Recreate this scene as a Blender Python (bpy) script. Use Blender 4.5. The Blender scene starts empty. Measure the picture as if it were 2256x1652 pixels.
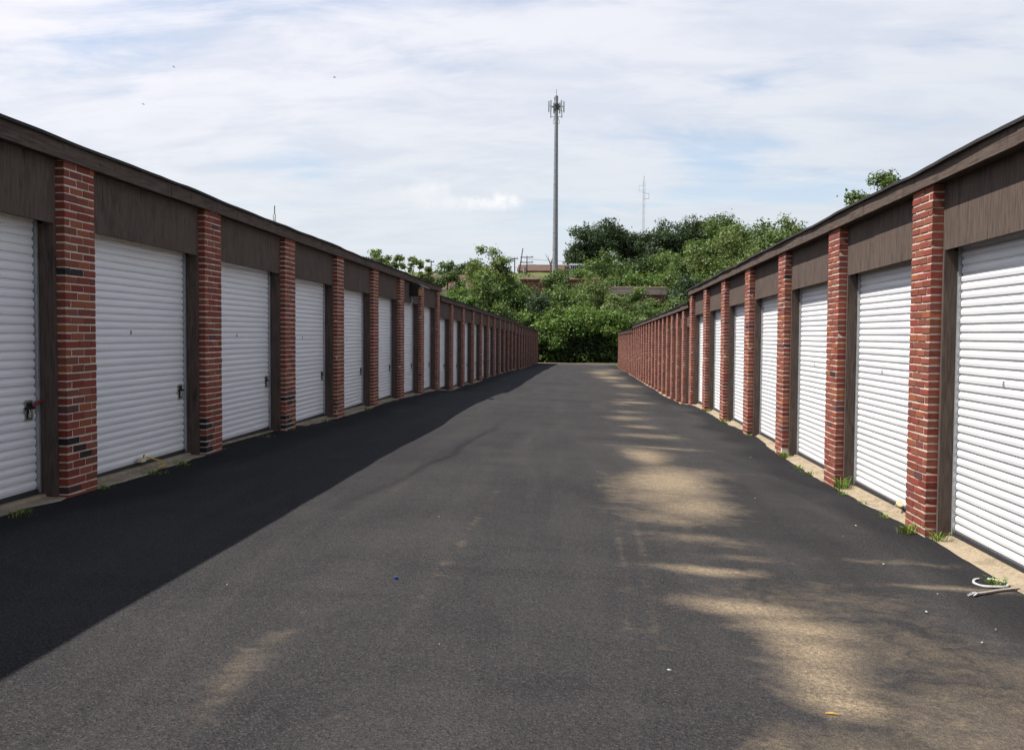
import bpy, math, random
import numpy as np
from mathutils import Matrix, Vector, noise as mn
R = math.radians
sc = bpy.context.scene
col = sc.collection

# ------------------------------------------------------------------ camera
F, CX, CY = 2125., 1128., 826.          # focal length and centre for a 2256 x 1652 frame
VP, RHO, ZC = (1278., 737.), .0093, 1.55
_f = np.array([(VP[0]-CX)/F, -(VP[1]-CY)/F, -1.]); _f /= np.linalg.norm(_f)
_u = np.array([math.sin(RHO), math.cos(RHO), 0.]); _u -= _f*_u.dot(_f); _u /= np.linalg.norm(_u)
_M = np.stack([np.cross(_f, _u), _f, _u])
cam = bpy.data.cameras.new('camera'); camo = bpy.data.objects.new('camera', cam); col.objects.link(camo)
camo.matrix_world = Matrix.Translation((0, 0, ZC)) @ Matrix(_M.tolist()).to_4x4()
cam.sensor_fit = 'HORIZONTAL'; cam.sensor_width = 36; cam.lens = 36*F/2256
cam.clip_start = .1; cam.clip_end = 3000
sc.camera = camo
def direction(px, py):
    r = _M @ np.array([(px-CX)/F, -(py-CY)/F, -1.]); return r/np.linalg.norm(r)
def at(px, py, Y):                       # the point at distance Y down the lane on that line of sight
    r = _M @ np.array([(px-CX)/F, -(py-CY)/F, -1.]); t = Y/r[1]
    return r[0]*t, Y, r[2]*t+ZC

# ------------------------------------------------------------------ sun and sky
SUN = Vector((-.592, -.09, 1.)).normalized()
sc.view_settings.view_transform = 'Standard'; sc.view_settings.look = 'None'
sc.view_settings.gamma = 1; sc.view_settings.exposure = .85
ld = bpy.data.lights.new('sun', 'SUN'); ld.energy = 5.0; ld.angle = R(.53); ld.color = (1, .95, .88)
lo = bpy.data.objects.new('sun', ld); col.objects.link(lo); lo.location = (-20, -5, 40)
lo.rotation_euler = SUN.to_track_quat('Z', 'Y').to_euler()

class G:                                 # small node-graph helper
    def __init__(s, nt): s.nt = nt; s.N = nt.nodes; s.L = nt.links
    def n(s, t, **k):
        nd = s.N.new(t)
        for a, v in k.items(): setattr(nd, a, v)
        return nd
    def put(s, sock, v):
        if isinstance(v, bpy.types.NodeSocket): s.L.new(v, sock)
        elif v is not None:
            if hasattr(sock.default_value, '__len__') and not isinstance(v, (int, float)) and len(v) == 3 and len(sock.default_value) == 4: v = (*v, 1)
            sock.default_value = v
    def m(s, op, a, b=None, c=None, clamp=False):
        nd = s.n('ShaderNodeMath', operation=op, use_clamp=clamp)
        for i, v in enumerate((a, b, c)):
            if v is not None: s.put(nd.inputs[i], v)
        return nd.outputs[0]
    def vm(s, op, a, b=None):
        nd = s.n('ShaderNodeVectorMath', operation=op); s.put(nd.inputs[0], a)
        if b is not None: s.put(nd.inputs[1], b)
        return nd.outputs['Value'] if op in ('DOT_PRODUCT', 'LENGTH') else nd.outputs[0]
    def mix(s, f, a, b, mode='MIX'):
        nd = s.n('ShaderNodeMix', data_type='RGBA', blend_type=mode)
        s.put(nd.inputs[0], f); s.put(nd.inputs[6], a); s.put(nd.inputs[7], b); return nd.outputs[2]
    def rng(s, v, a, b, c=0., d=1., smooth=False):
        nd = s.n('ShaderNodeMapRange', interpolation_type='SMOOTHSTEP' if smooth else 'LINEAR')
        for i, x in enumerate((v, a, b, c, d)): s.put(nd.inputs[i], x)
        return nd.outputs[0]
    def noise(s, vec, scale, detail=4, rough=.55, dist=0., out='Fac'):
        nd = s.n('ShaderNodeTexNoise'); s.put(nd.inputs['Vector'], vec)
        nd.inputs['Scale'].default_value = scale; nd.inputs['Detail'].default_value = detail
        nd.inputs['Roughness'].default_value = rough; nd.inputs['Distortion'].default_value = dist
        return nd.outputs[0 if out == 'Fac' else 1]
    def scale(s, vec, sc3, loc=(0, 0, 0), rot=(0, 0, 0)):
        nd = s.n('ShaderNodeMapping'); s.put(nd.inputs[0], vec)
        nd.inputs[1].default_value = loc; nd.inputs[2].default_value = rot; nd.inputs[3].default_value = sc3
        return nd.outputs[0]
    def comb(s, x, y, z):
        nd = s.n('ShaderNodeCombineXYZ')
        for i, v in enumerate((x, y, z)): s.put(nd.inputs[i], v)
        return nd.outputs[0]

w = bpy.data.worlds.new('World'); sc.world = w; w.use_nodes = True
g = G(w.node_tree); w.node_tree.nodes.clear()
sky = g.n('ShaderNodeTexSky', sky_type='NISHITA'); sky.sun_disc = False
sky.sun_elevation = math.asin(SUN.z); sky.sun_rotation = math.atan2(SUN.x, SUN.y)
sky.air_density = 1.0; sky.dust_density = .8; sky.ozone_density = 1.2
dirv = g.vm('NORMALIZE', g.n('ShaderNodeTexCoord').outputs['Generated'])
sep = g.n('ShaderNodeSeparateXYZ'); g.put(sep.inputs[0], dirv)
dx, dy, dz = sep.outputs
den = g.m('ADD', g.m('MAXIMUM', dz, 0.), .22)
pl = g.comb(g.m('DIVIDE', dx, den), g.m('DIVIDE', dy, den), 0.)
n1 = g.noise(g.scale(pl, (1.0, 1.7, 1), (3.5, 1.2, 0), (0, 0, R(-24))), 1.15, 7, .52, .35)
n2 = g.noise(g.scale(pl, (1.0, 2.6, 1), (7.3, 4.1, 0), (0, 0, R(-30))), 2.6, 8, .6, .5)
cov = g.m('ADD', g.m('MULTIPLY', n1, .68), g.m('MULTIPLY', n2, .32))
mask = g.rng(cov, .335, .50, .36, .97, True)
mask = g.m('MULTIPLY', mask, g.rng(dz, .30, .62, 1., .42, True))   # the sheet thins overhead
low = g.rng(dz, .02, .30, 1., 0., True)              # the sheet closes towards the horizon
mask = g.m('MAXIMUM', mask, g.m('MULTIPLY', low, .86))
sunward = g.rng(g.vm('DOT_PRODUCT', dirv, tuple(SUN)), -.2, .95, 0., 1.)
ccol = g.mix(sunward, (6.4, 6.8, 7.45), (10.4, 9.9, 10.4))
n3 = g.noise(g.scale(pl, (1.0, 1.9, 1), (1.7, 9.4, 0), (0, 0, R(28))), 3.4, 8, .58, .6)
ccol = g.mix(g.rng(g.m('ADD', g.m('MULTIPLY', n2, .5), g.m('MULTIPLY', n3, .5)), .38, .60, .50, 0., True), ccol, (5.2, 5.75, 7.0))
ccol = g.mix(g.m('MULTIPLY', low, .6), ccol, (6.2, 6.75, 7.05))
skyc = g.mix(mask, g.vm('SCALE', sky.outputs[0]), ccol)
g.N[-1]
for nd in g.N:
    if nd.type == 'VECT_MATH' and nd.operation == 'SCALE': nd.inputs[3].default_value = 1.45
# one small fair-weather cumulus low over the lane, and one grey shred
az = g.m('ARCTAN2', dx, dy); el = g.m('ARCSINE', dz)
def puff(px, py, wpx, hpx, sc_, colr, base, lo_, hi_, amt):
    global skyc
    d = direction(px, py); a0 = math.atan2(d[0], d[1]); e0 = math.asin(d[2])
    u = g.m('DIVIDE', g.m('SUBTRACT', az, a0), wpx/F); v = g.m('DIVIDE', g.m('SUBTRACT', el, e0), hpx/F)
    v = g.m('MULTIPLY', v, g.rng(v, -.05, .05, base, 1.))
    r2 = g.m('ADD', g.m('MULTIPLY', u, u), g.m('MULTIPLY', v, v))
    nn = g.noise(g.comb(az, el, 0.), sc_, 6, .6, .2)
    k = g.rng(g.m('SUBTRACT', g.m('MULTIPLY', nn, 2.3), r2), lo_, hi_, 0., amt, True)
    shade = g.rng(g.m('ADD', v, g.m('MULTIPLY', nn, 1.2)), -.2, 1.1, 0., 1.)
    skyc = g.mix(k, skyc, g.mix(shade, colr[0], colr[1]))
puff(940, 440, 88, 58, 30, ((6.6, 7.0, 7.5), (8.6, 8.7, 8.8)), 1.5, .35, 1.5, .8)
puff(1010, 458, 120, 34, 36, ((6.6, 7.0, 7.5), (8.5, 8.6, 8.7)), 1.5, .35, 1.5, .7)
puff(1095, 452, 95, 34, 38, ((6.7, 7.1, 7.6), (9.2, 9.2, 9.2)), 1.6, .35, 1.4, .85)
puff(1804, 373, 34, 11, 70, ((4.6, 5.0, 5.7), (5.2, 5.6, 6.3)), 1., .6, 1.5, .6)
bg = g.n('ShaderNodeBackground'); g.put(bg.inputs[0], skyc); bg.inputs[1].default_value = .064
g.L.new(bg.outputs[0], g.n('ShaderNodeOutputWorld').inputs[0])

# ------------------------------------------------------------------ materials
MAT = {}
def mat(name, build, rough=.8, spec=.3):
    m = bpy.data.materials.new(name); m.use_nodes = True; nt = m.node_tree
    b = nt.nodes['Principled BSDF']; b.inputs['Roughness'].default_value = rough
    b.inputs['Specular IOR Level'].default_value = spec
    gg = G(nt); build(gg, b); MAT[name] = m; return m
def pos(g): return g.n('ShaderNodeNewGeometry').outputs['Position']
def bump(g, b, h, dist, strength=1.):
    nd = g.n('ShaderNodeBump'); g.put(nd.inputs['Height'], h)
    nd.inputs['Distance'].default_value = dist; nd.inputs['Strength'].default_value = strength
    g.L.new(nd.outputs[0], b.inputs['Normal'])
def attr(g, n, typ='GEOMETRY'):
    nd = g.n('ShaderNodeAttribute'); nd.attribute_name = n; nd.attribute_type = typ; return nd

def asphalt(g, b):
    p = pos(g)
    fine = g.noise(p, 170, 3, .7); mid = g.noise(p, 42, 4, .65); big = g.noise(p, .55, 5, .6, .6)
    streak = g.noise(g.scale(p, (1.6, .16, 1)), 1.4, 5, .6, .3)
    cross = g.noise(g.scale(p, (.35, 2.2, 1)), 1.1, 5, .6, .3)
    c = g.mix(g.rng(big, .3, .7), (.0190, .0186, .0200), (.0360, .0345, .0348))
    c = g.mix(g.rng(streak, .46, .68, 0., .6), c, (.044, .0415, .0405))
    c = g.mix(g.rng(cross, .50, .72, 0., .4), c, (.0175, .0172, .019))
    # aggregate: light and dark stones worn through the sealer
    vo = g.n('ShaderNodeTexVoronoi', feature='F1'); g.put(vo.inputs[0], p); vo.inputs['Scale'].default_value = 125
    hs = g.n('ShaderNodeSeparateColor'); g.put(hs.inputs[0], vo.outputs['Color'])
    c = g.mix(g.rng(hs.outputs[0], .62, .98, 0., .55), c, (.075, .070, .067))
    c = g.mix(g.rng(hs.outputs[1], .70, 1., 0., .65), c, (.006, .006, .007))
    c = g.mix(g.rng(fine, .62, .72, 0., .45), c, (.11, .102, .096))
    # old sealer lap, fresh black along the right wall, darker strip along the left
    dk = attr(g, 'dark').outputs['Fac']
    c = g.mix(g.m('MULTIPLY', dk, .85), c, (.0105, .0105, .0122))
    # dried silt
    sd = attr(g, 'sand').outputs['Fac']
    br = g.noise(g.scale(p, (1., 1.25, 1)), 4.2, 8, .66, .8)
    sm = g.rng(g.m('ADD', sd, g.m('MULTIPLY', g.m('SUBTRACT', br, .5), .85)), .12, 1.0, 0., 1.)
    sm = g.m('POWER', sm, 1.05)
    sm = g.m('MULTIPLY', sm, g.rng(mid, .28, .62, .55, 1.))
    sm = g.m('MULTIPLY', sm, g.rng(hs.outputs[2], .0, .35, .45, 1.), clamp=True)
    scol = g.mix(g.rng(mid, .3, .7), (.200, .152, .098), (.30, .238, .160))
    c = g.mix(g.m('MULTIPLY', sm, .9), c, scol)
    g.put(b.inputs['Base Color'], c)
    h = g.m('ADD', g.m('MULTIPLY', fine, .35), g.m('ADD', g.m('MULTIPLY', vo.outputs['Distance'], .8), g.m('MULTIPLY', mid, .8)))
    bump(g, b, h, .007, .7)
    g.put(b.inputs['Roughness'], g.rng(big, .3, .7, .8, .95))
mat('asphalt', asphalt, .75, .06)

def wood(g, b):
    p = pos(g)
    ax = attr(g, 'grain').outputs['Fac']           # 0 = boards run along the lane, 1 = upright sheets
    v1 = g.noise(g.scale(p, (14, 14, .9)), 5, 5, .65, .25); h1 = g.noise(g.scale(p, (14, .7, 14)), 5, 5, .65, .25)
    gr = g.mix(ax, h1, v1)
    bl = g.noise(g.scale(p, (1.5, 1.5, .6)), 2.6, 6, .66, .5); blot = g.noise(g.scale(p, (3, 3, .8)), 3.1, 6, .7, .5)
    c = g.mix(g.rng(gr, .36, .64), (.042, .031, .027), (.110, .083, .067))
    c = g.mix(g.rng(bl, .35, .7, 0., .55), c, (.098, .075, .062))
    c = g.mix(g.rng(blot, .56, .70, 0., .75), c, (.030, .023, .021))
    g.put(b.inputs['Base Color'], c); bump(g, b, gr, .004, .6)
mat('stained_wood', wood, .88, .12)

def brickcol(g, base):
    p = pos(g)
    n = g.noise(p, 55, 5, .7); n2 = g.noise(p, 14, 4, .6, .5)
    c = g.mix(g.rng(n, .3, .75, 0., .5), base, g.mix(1., base, (.62, .55, .5), 'MULTIPLY'))
    c = g.mix(g.rng(n2, .62, .74, 0., .55), c, (.05, .03, .027))
    c = g.mix(g.rng(n, .68, .76, 0., .35), c, (.45, .33, .26))
    return c, n
def brick_o(g, b):
    oi = g.n('ShaderNodeObjectInfo'); c, n = brickcol(g, oi.outputs['Color']); g.put(b.inputs['Base Color'], c); bump(g, b, n, .003, .6)
def brick_a(g, b):
    c, n = brickcol(g, attr(g, 'col').outputs['Color']); g.put(b.inputs['Base Color'], c); bump(g, b, n, .003, .6)
mat('brick_single', brick_o, .88, .2); mat('brick_joined', brick_a, .88, .2)
def mortar(g, b):
    p = pos(g); n = g.noise(p, 38, 5, .7); st = g.noise(p, 3.2, 4, .6)
    c = g.mix(g.rng(n, .3, .7), (.40, .345, .29), (.60, .53, .45)); c = g.mix(g.rng(st, .56, .75, 0., .35), c, (.22, .18, .15))
    g.put(b.inputs['Base Color'], c); bump(g, b, n, .004, .8)
mat('mortar', mortar, .92, .1)
def doorp(g, b):
    p = pos(g); n = g.noise(g.scale(p, (1, .5, 5)), 3.1, 4, .6); d = g.noise(p, 21, 5, .7)
    drip = g.noise(g.scale(p, (6, 6, .35)), 4.3, 4, .6)
    c = g.mix(g.rng(n, .3, .7), (.59, .60, .62), (.67, .67, .67)); c = g.mix(g.rng(d, .66, .76, 0., .25), c, (.42, .38, .33))
    c = g.mix(g.rng(drip, .58, .78, 0., .16), c, (.48, .45, .41))
    g.put(b.inputs['Base Color'], c); g.put(b.inputs['Roughness'], g.rng(n, .3, .7, .38, .55))
mat('door_white', doorp, .45, .4)
def flat(c, v=.15, s=20.):
    def f(g, b):
        n = g.noise(pos(g), s, 4, .6); k = tuple(x*(1-v*1.6) for x in c)
        g.put(b.inputs['Base Color'], g.mix(g.rng(n, .3, .7), k, tuple(min(1, x*(1+v)) for x in c)))
    return f
mat('door_cream', flat((.52, .47, .37)), .6)
mat('rubber', flat((.022, .022, .024)), .7)
mat('galvanised', flat((.42, .44, .46)), .42, .5); MAT['galvanised'].node_tree.nodes['Principled BSDF'].inputs['Metallic'].default_value = .6
mat('black_metal', flat((.014, .013, .013)), .5)
mat('steel', flat((.5, .49, .47)), .3, .6); MAT['steel'].node_tree.nodes['Principled BSDF'].inputs['Metallic'].default_value = .85
mat('red_plastic', flat((.14, .012, .01)), .4)
mat('grey_plate', flat((.22, .22, .23)), .5)
def concrete(g, b):
    p = pos(g); n = g.noise(p, 26, 6, .7); s = g.noise(p, 3.4, 5, .65); sp = g.noise(p, 130, 2, .6)
    c = g.mix(g.rng(n, .3, .7), (.19, .15, .10), (.32, .265, .19)); c = g.mix(g.rng(s, .48, .66, 0., .6), c, (.11, .088, .062))
    c = g.mix(g.rng(sp, .62, .7, 0., .5), c, (.13, .10, .08))
    g.put(b.inputs['Base Color'], c); bump(g, b, n, .01, .7)
mat('concrete', concrete, .9, .15)
def shingle(g, b):
    p = pos(g); n = g.noise(g.scale(p, (4, 4, 4)), 8, 4, .7); s = g.noise(p, .9, 4, .6)
    c = g.mix(g.rng(n, .3, .7), (.055, .036, .03), (.13, .085, .066)); c = g.mix(g.rng(s, .5, .7, 0., .3), c, (.10, .075, .06))
    g.put(b.inputs['Base Color'], c); bump(g, b, n, .01)
mat('shingle', shingle, .95, .1)
mat('roof_felt', flat((.028, .025, .026), .3, 30), .9)
def ground_m(g, b):
    p = pos(g); n = g.noise(p, 2.2, 6, .7); l = g.noise(p, .12, 4, .6)
    c = g.mix(g.rng(n, .3, .7), (.050, .075, .020), (.105, .125, .042)); c = g.mix(g.rng(l, .55, .75, 0., .6), c, (.15, .13, .075))
    g.put(b.inputs['Base Color'], c); bump(g, b, n, .2, .8)
mat('ground', ground_m, .95, .1)
def leafm(g, b):
    c = attr(g, 'col').outputs['Color']; g.put(b.inputs['Base Color'], c)
    tr = g.n('ShaderNodeBsdfTranslucent'); g.put(tr.inputs[0], g.mix(1., c, (1.2, 1.2, .65), 'MULTIPLY'))
    mx = g.n('ShaderNodeMixShader'); mx.inputs[0].default_value = .32
    g.L.new(b.outputs[0], mx.inputs[1]); g.L.new(tr.outputs[0], mx.inputs[2])
    g.L.new(mx.outputs[0], [n for n in g.N if n.type == 'OUTPUT_MATERIAL'][0].inputs[0])
mat('leaf', leafm, .55, .3)
def barkm(g, b):
    n = g.noise(g.scale(pos(g), (6, 6, 1)), 4, 4, .6)
    g.put(b.inputs['Base Color'], g.mix(g.rng(n, .3, .7), (.05, .04, .032), (.15, .125, .10)))
mat('bark', barkm, .9, .1)
mat('pole_steel', flat((.20, .21, .225), .25, 3.), .5, .5)
mat('antenna_grey', flat((.36, .37, .38)), .5)
mat('dark_steel', flat((.055, .055, .065)), .6)
mat('pale_steel', flat((.40, .42, .45)), .5)
mat('pole_wood', flat((.075, .06, .05)), .9)
mat('wire', flat((.03, .03, .03)), .6)
mat('tan_board', flat((.46, .37, .31), .2, 2.), .85)
mat('brown_wall', flat((.20, .095, .07), .3, 3.), .9)
mat('white_paint', flat((.75, .75, .74)), .5)
mat('amber_glass', flat((.55, .20, .03)), .2, .6)
mat('white_plastic', flat((.42, .42, .42)), .3, .5)
mat('rope_grey', flat((.33, .29, .25)), .9)
mat('yellow_rope', flat((.50, .36, .04)), .7)
mat('pale_foam', flat((.62, .52, .32)), .8)
mat('blue_plastic', flat((.02, .045, .16)), .4)
mat('orange_bark', flat((.45, .26, .06)), .8)
mat('iron', flat((.02, .02, .02)), .7)

# ------------------------------------------------------------------ object helpers
def mesh(name, v, f, m, attrs=None, mats=None, fm=None, smooth=False):
    me = bpy.data.meshes.new(name); me.from_pydata(v, [], f)
    for x in (mats or [m]): me.materials.append(MAT[x])
    if fm: me.polygons.foreach_set('material_index', fm)
    if smooth: me.polygons.foreach_set('use_smooth', [True]*len(f))
    for k, a in (attrs or {}).items():
        if isinstance(a, (int, float)): a = [a]*len(v)
        if hasattr(a[0], '__len__'):
            at_ = me.attributes.new(k, 'FLOAT_COLOR', 'POINT'); at_.data.foreach_set('color', np.asarray([(*c, 1) for c in a], np.float32).ravel())
        else:
            at_ = me.attributes.new(k, 'FLOAT', 'POINT'); at_.data.foreach_set('value', np.asarray(a, np.float32))
    me.update(); return me
def link(name, data, parent=None, loc=(0, 0, 0)):
    o = bpy.data.objects.new(name, data); col.objects.link(o)
    if parent:
        o.parent = parent; p = wloc(parent); o.location = (loc[0]-p[0], loc[1]-p[1], loc[2]-p[2])
    else: o.location = loc
    return o
def wloc(o):
    v = Vector(o.location)
    while o.parent: o = o.parent; v = v+o.location
    return v
def part(name, v, f, m, parent=None, **k):           # mesh given in world coordinates, origin moved to its base
    a = np.asarray(v, float); c = a.mean(0); c[2] = a[:, 2].min()
    return link(name, mesh(name, (a-c).tolist(), f, m, **k), parent, tuple(c))
def tag(o, label=None, cat=None, group=None, kind=None):
    for k, x in (('label', label), ('category', cat), ('group', group), ('kind', kind)):
        if x: o[k] = x
    return o
def thing(name, loc, label, cat, group=None): return tag(link(name, None, None, loc), label, cat, group)
class MB:
    def __init__(s): s.v = []; s.f = []; s.m = []
    def add(s, v, f, mi=0):
        o = len(s.v); s.v += [tuple(map(float, p)) for p in v]; s.f += [tuple(i+o for i in q) for q in f]; s.m += [mi]*len(f); return s
    def box(s, x0, x1, y0, y1, z0, z1, mi=0):
        x0, x1 = sorted((x0, x1)); y0, y1 = sorted((y0, y1))
        v = [(x, y, z) for z in (z0, z1) for x, y in ((x0, y0), (x1, y0), (x1, y1), (x0, y1))]
        return s.add(v, [(3, 2, 1, 0), (4, 5, 6, 7), (0, 1, 5, 4), (1, 2, 6, 5), (2, 3, 7, 6), (3, 0, 4, 7)], mi)
    def tube(s, pts, rad, n=6, mi=0, cap=True):
        pts = [Vector(p) for p in pts]; rad = [rad]*len(pts) if isinstance(rad, (int, float)) else rad
        o = []; 
        for i, p in enumerate(pts):
            t = (pts[min(i+1, len(pts)-1)]-pts[max(i-1, 0)]).normalized()
            a = t.orthogonal().normalized() if i == 0 else (prev-t*prev.dot(t)).normalized()
            prev = a; b = t.cross(a)
            o += [p+(a*math.cos(k*2*math.pi/n)+b*math.sin(k*2*math.pi/n))*rad[i] for k in range(n)]
        f = [(i*n+k, i*n+(k+1) % n, (i+1)*n+(k+1) % n, (i+1)*n+k) for i in range(len(pts)-1) for k in range(n)]
        if cap: f += [tuple(range(n))[::-1], tuple((len(pts)-1)*n+k for k in range(n))]
        return s.add(o, f, mi)
    def build(s, name, m, parent=None, **k):
        ms = m if isinstance(m, (list, tuple)) else [m]
        return part(name, s.v, s.f, ms[0], parent, mats=ms, fm=s.m, **k)

# ------------------------------------------------------------------ ground
LBp = [(-60, .3), (0, .2), (8, .125), (11.5, .10), (17, .02), (23, -.04), (29.5, -.18), (32.5, -.38), (39, -.49), (52, -.63), (66, -.86), (70, -1.0), (101, -1.52), (140, -1.8)]
RBp = [(-60, -.1), (0, -.2), (8.8, -.25), (12, -.28), (18, -.30), (24, -.32), (27, -.38), (30, -.57), (34, -.65), (45, -.76), (56, -.86), (79, -1.13), (101, -1.5), (140, -1.8)]
_lx, _ly = zip(*LBp); _rx, _ry = zip(*RBp)
def gz(x, y):
    l = np.interp(y, _lx, _ly); r = np.interp(y, _rx, _ry)
    return l+(r-l)*np.clip((x+4.37)/7.46, -.1, 1.15)
def smooth(t): t = np.clip(t, 0, 1); return t*t*(3-2*t)
def tz(x, y):                                          # terrain: the lane's bed, then a wooded rise behind
    base = gz(np.clip(x, -4.4, 3.1), np.minimum(y, 101.))-.16
    h = smooth((y-106)/74.)*14.5
    h = h+smooth((y-104)/60.)*np.clip(x-8, 0, 60)*.10
    return base+h
rs = np.random.RandomState(7)
xs = np.concatenate([np.linspace(-700, -60, 14)[:-1], np.linspace(-60, 80, 57), np.linspace(80, 700, 14)[1:]])
ys = np.concatenate([np.linspace(-300, -20, 8)[:-1], np.linspace(-20, 260, 113), np.linspace(260, 1400, 16)[1:]])
Xg, Yg = np.meshgrid(xs, ys); Zg = tz(Xg, Yg)+np.where(Yg > 108, rs.randn(*Xg.shape)*.12, 0)
nx = len(xs)
gf = [(j*nx+i, j*nx+i+1, (j+1)*nx+i+1, (j+1)*nx+i) for j in range(len(ys)-1) for i in range(nx-1)]
tag(link('ground', mesh('ground', np.stack([Xg, Yg, Zg], -1).reshape(-1, 3).tolist(), gf, 'ground', smooth=True)), kind='structure')

# asphalt lane: sheet with worn, silted and freshly sealed areas held as attributes
SAND = [(1.08, 6.02, .30, .20, 1.), (1.26, 5.62, .24, .26, 1.), (1.2, 5.15, .20, .3, .95), (1.16, 4.72, .22, .26, .9), (1.24, 4.45, .24, .14, .95), (1.36, 4.40, .12, .08, .7),
        (.97, 6.97, .26, .10, .95), (1.2, 7.4, .3, .1, .3), (.95, 8.0, .35, .22, .45), (1.1, 11.4, .34, 1.2, 1.), (.98, 13.9, .24, .8, .95), (1.2, 9.7, .3, .6, .85), (.95, 10.2, .34, .5, .7),
        (.85, 8.9, .3, .3, .55), (.6, 10.6, .22, .9, .45), (1.4, 12.3, .4, .5, .5), (1.35, 15.2, .55, .16, .55), (1.26, 18.8, .35, .3, .65), (1.0, 20.8, .34, .5, .6), (1.15, 22.6, .3, .4, .45), (1.2, 17., .4, .35, .6),
        (1.48, 27.3, .42, .8, .95), (1.1, 25.6, .2, .4, .5), (1.5, 31., .4, .5, .4), (1.7, 35., .5, .8, .4), (2.05, 43, .5, 1.4, .65), (1.6, 48, .4, 1.4, .5), (1.66, 53, .55, 1.8, .9), (1.3, 58, .5, 1.4, .6), (1.4, 63, .7, 2.4, .8), (1.9, 70, .8, 3, .6), (2.3, 96, 3., 3., .5), (.6, 97, 3., 2.4, .5),
        (2.0, 4.3, .65, .6, .42), (1.5, 3.8, .5, .4, .45), (2.3, 5.0, .6, .4, .3), (-1.52, 4.3, .08, .6, .34), (2.61, 6.9, .34, .05, .6), (2.4, 7.6, .4, .08, .3), (1.6, 6.3, .6, .5, .28), (.85, 3.85, .12, .25, .45), (1.8, 5.4, .5, .5, .3)]
ax_ = np.arange(-4.62, 3.36, .055); ay_ = [-30., -20, -12, -6, -2, 0, 1.5, 2.6]
while ay_[-1] < 102.5: ay_.append(ay_[-1]*1.0075+.004)
ay_ = np.array(ay_); Xa, Ya = np.meshgrid(ax_, ay_)
Za = gz(Xa, Ya)
Za = Za+.012*np.sin(Xa*1.3+Ya*.35)*np.sin(Ya*.21+1)+.006*np.sin(Xa*2.9-Ya*.8)
wob = np.array([[mn.noise(Vector((x*.9, y*.7, 3.))) for x in ax_[::6]] for y in ay_])
wobx = np.array([np.interp(ax_, ax_[::6], r) for r in wob])
sand = np.zeros_like(Xa)
for (x, y, a, b, s) in SAND:
    d = ((Xa-x+wobx*.25)/(a*1.18))**2+((Ya-y+wobx*.2)/(b*1.12))**2
    sand = np.maximum(sand, s*np.exp(-d*.75))
sand = np.maximum(sand, .22*np.exp(-((Xa-.75+wobx*.4)/.55)**2)*np.exp(-((Ya-10.5)/3.)**2))
sand = np.maximum(sand, .17*np.exp(-((Xa-1.5+wobx*.5)/.8)**2)*np.exp(-((Ya-4.6)/1.6)**2))
for tx in (.32, .47, -.9):                               # tyre-swept dust
    sand = np.maximum(sand, .22*np.exp(-((Xa-tx-.02*(Ya-7))/.045)**2)*np.exp(-((Ya-7.5)/3.2)**2))
lap = np.interp(Ya, (8, 10, 12.7, 15, 18.1, 22), (-2.2, -1.94, -1.66, -1.55, -1.42, -1.2))+wobx*.12
dark = .75*np.exp(-((Xa-lap)/.05)**2)*np.exp(-((Ya-13)/5.)**2)+.22*np.clip((Xa-lap)/-.4+1, 0, 1)*(Xa < lap)*np.exp(-((Ya-13)/6.)**2)
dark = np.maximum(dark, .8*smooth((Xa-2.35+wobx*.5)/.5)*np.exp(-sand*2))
dark = np.maximum(dark, .8*smooth((-3.5-Xa+wobx*.4)/.5))  # darker strip along the left wall
dark = np.maximum(dark, .45*np.exp(-((Xa-1.9+wobx)/.45)**2)*np.exp(-((Ya-9.)/5.)**2))
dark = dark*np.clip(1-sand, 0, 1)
nx = len(ax_)
af = [(j*nx+i, j*nx+i+1, (j+1)*nx+i+1, (j+1)*nx+i) for j in range(len(ay_)-1) for i in range(nx-1)]
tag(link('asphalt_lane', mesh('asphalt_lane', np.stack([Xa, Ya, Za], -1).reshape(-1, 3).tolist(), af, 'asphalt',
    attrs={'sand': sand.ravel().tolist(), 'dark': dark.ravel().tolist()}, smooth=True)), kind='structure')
k = MB()
k.box(-5.5, 9.5, 102.4, 103.6, -1.75, -1.50)
tag(k.build('concrete_apron', 'concrete'), kind='structure')

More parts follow.
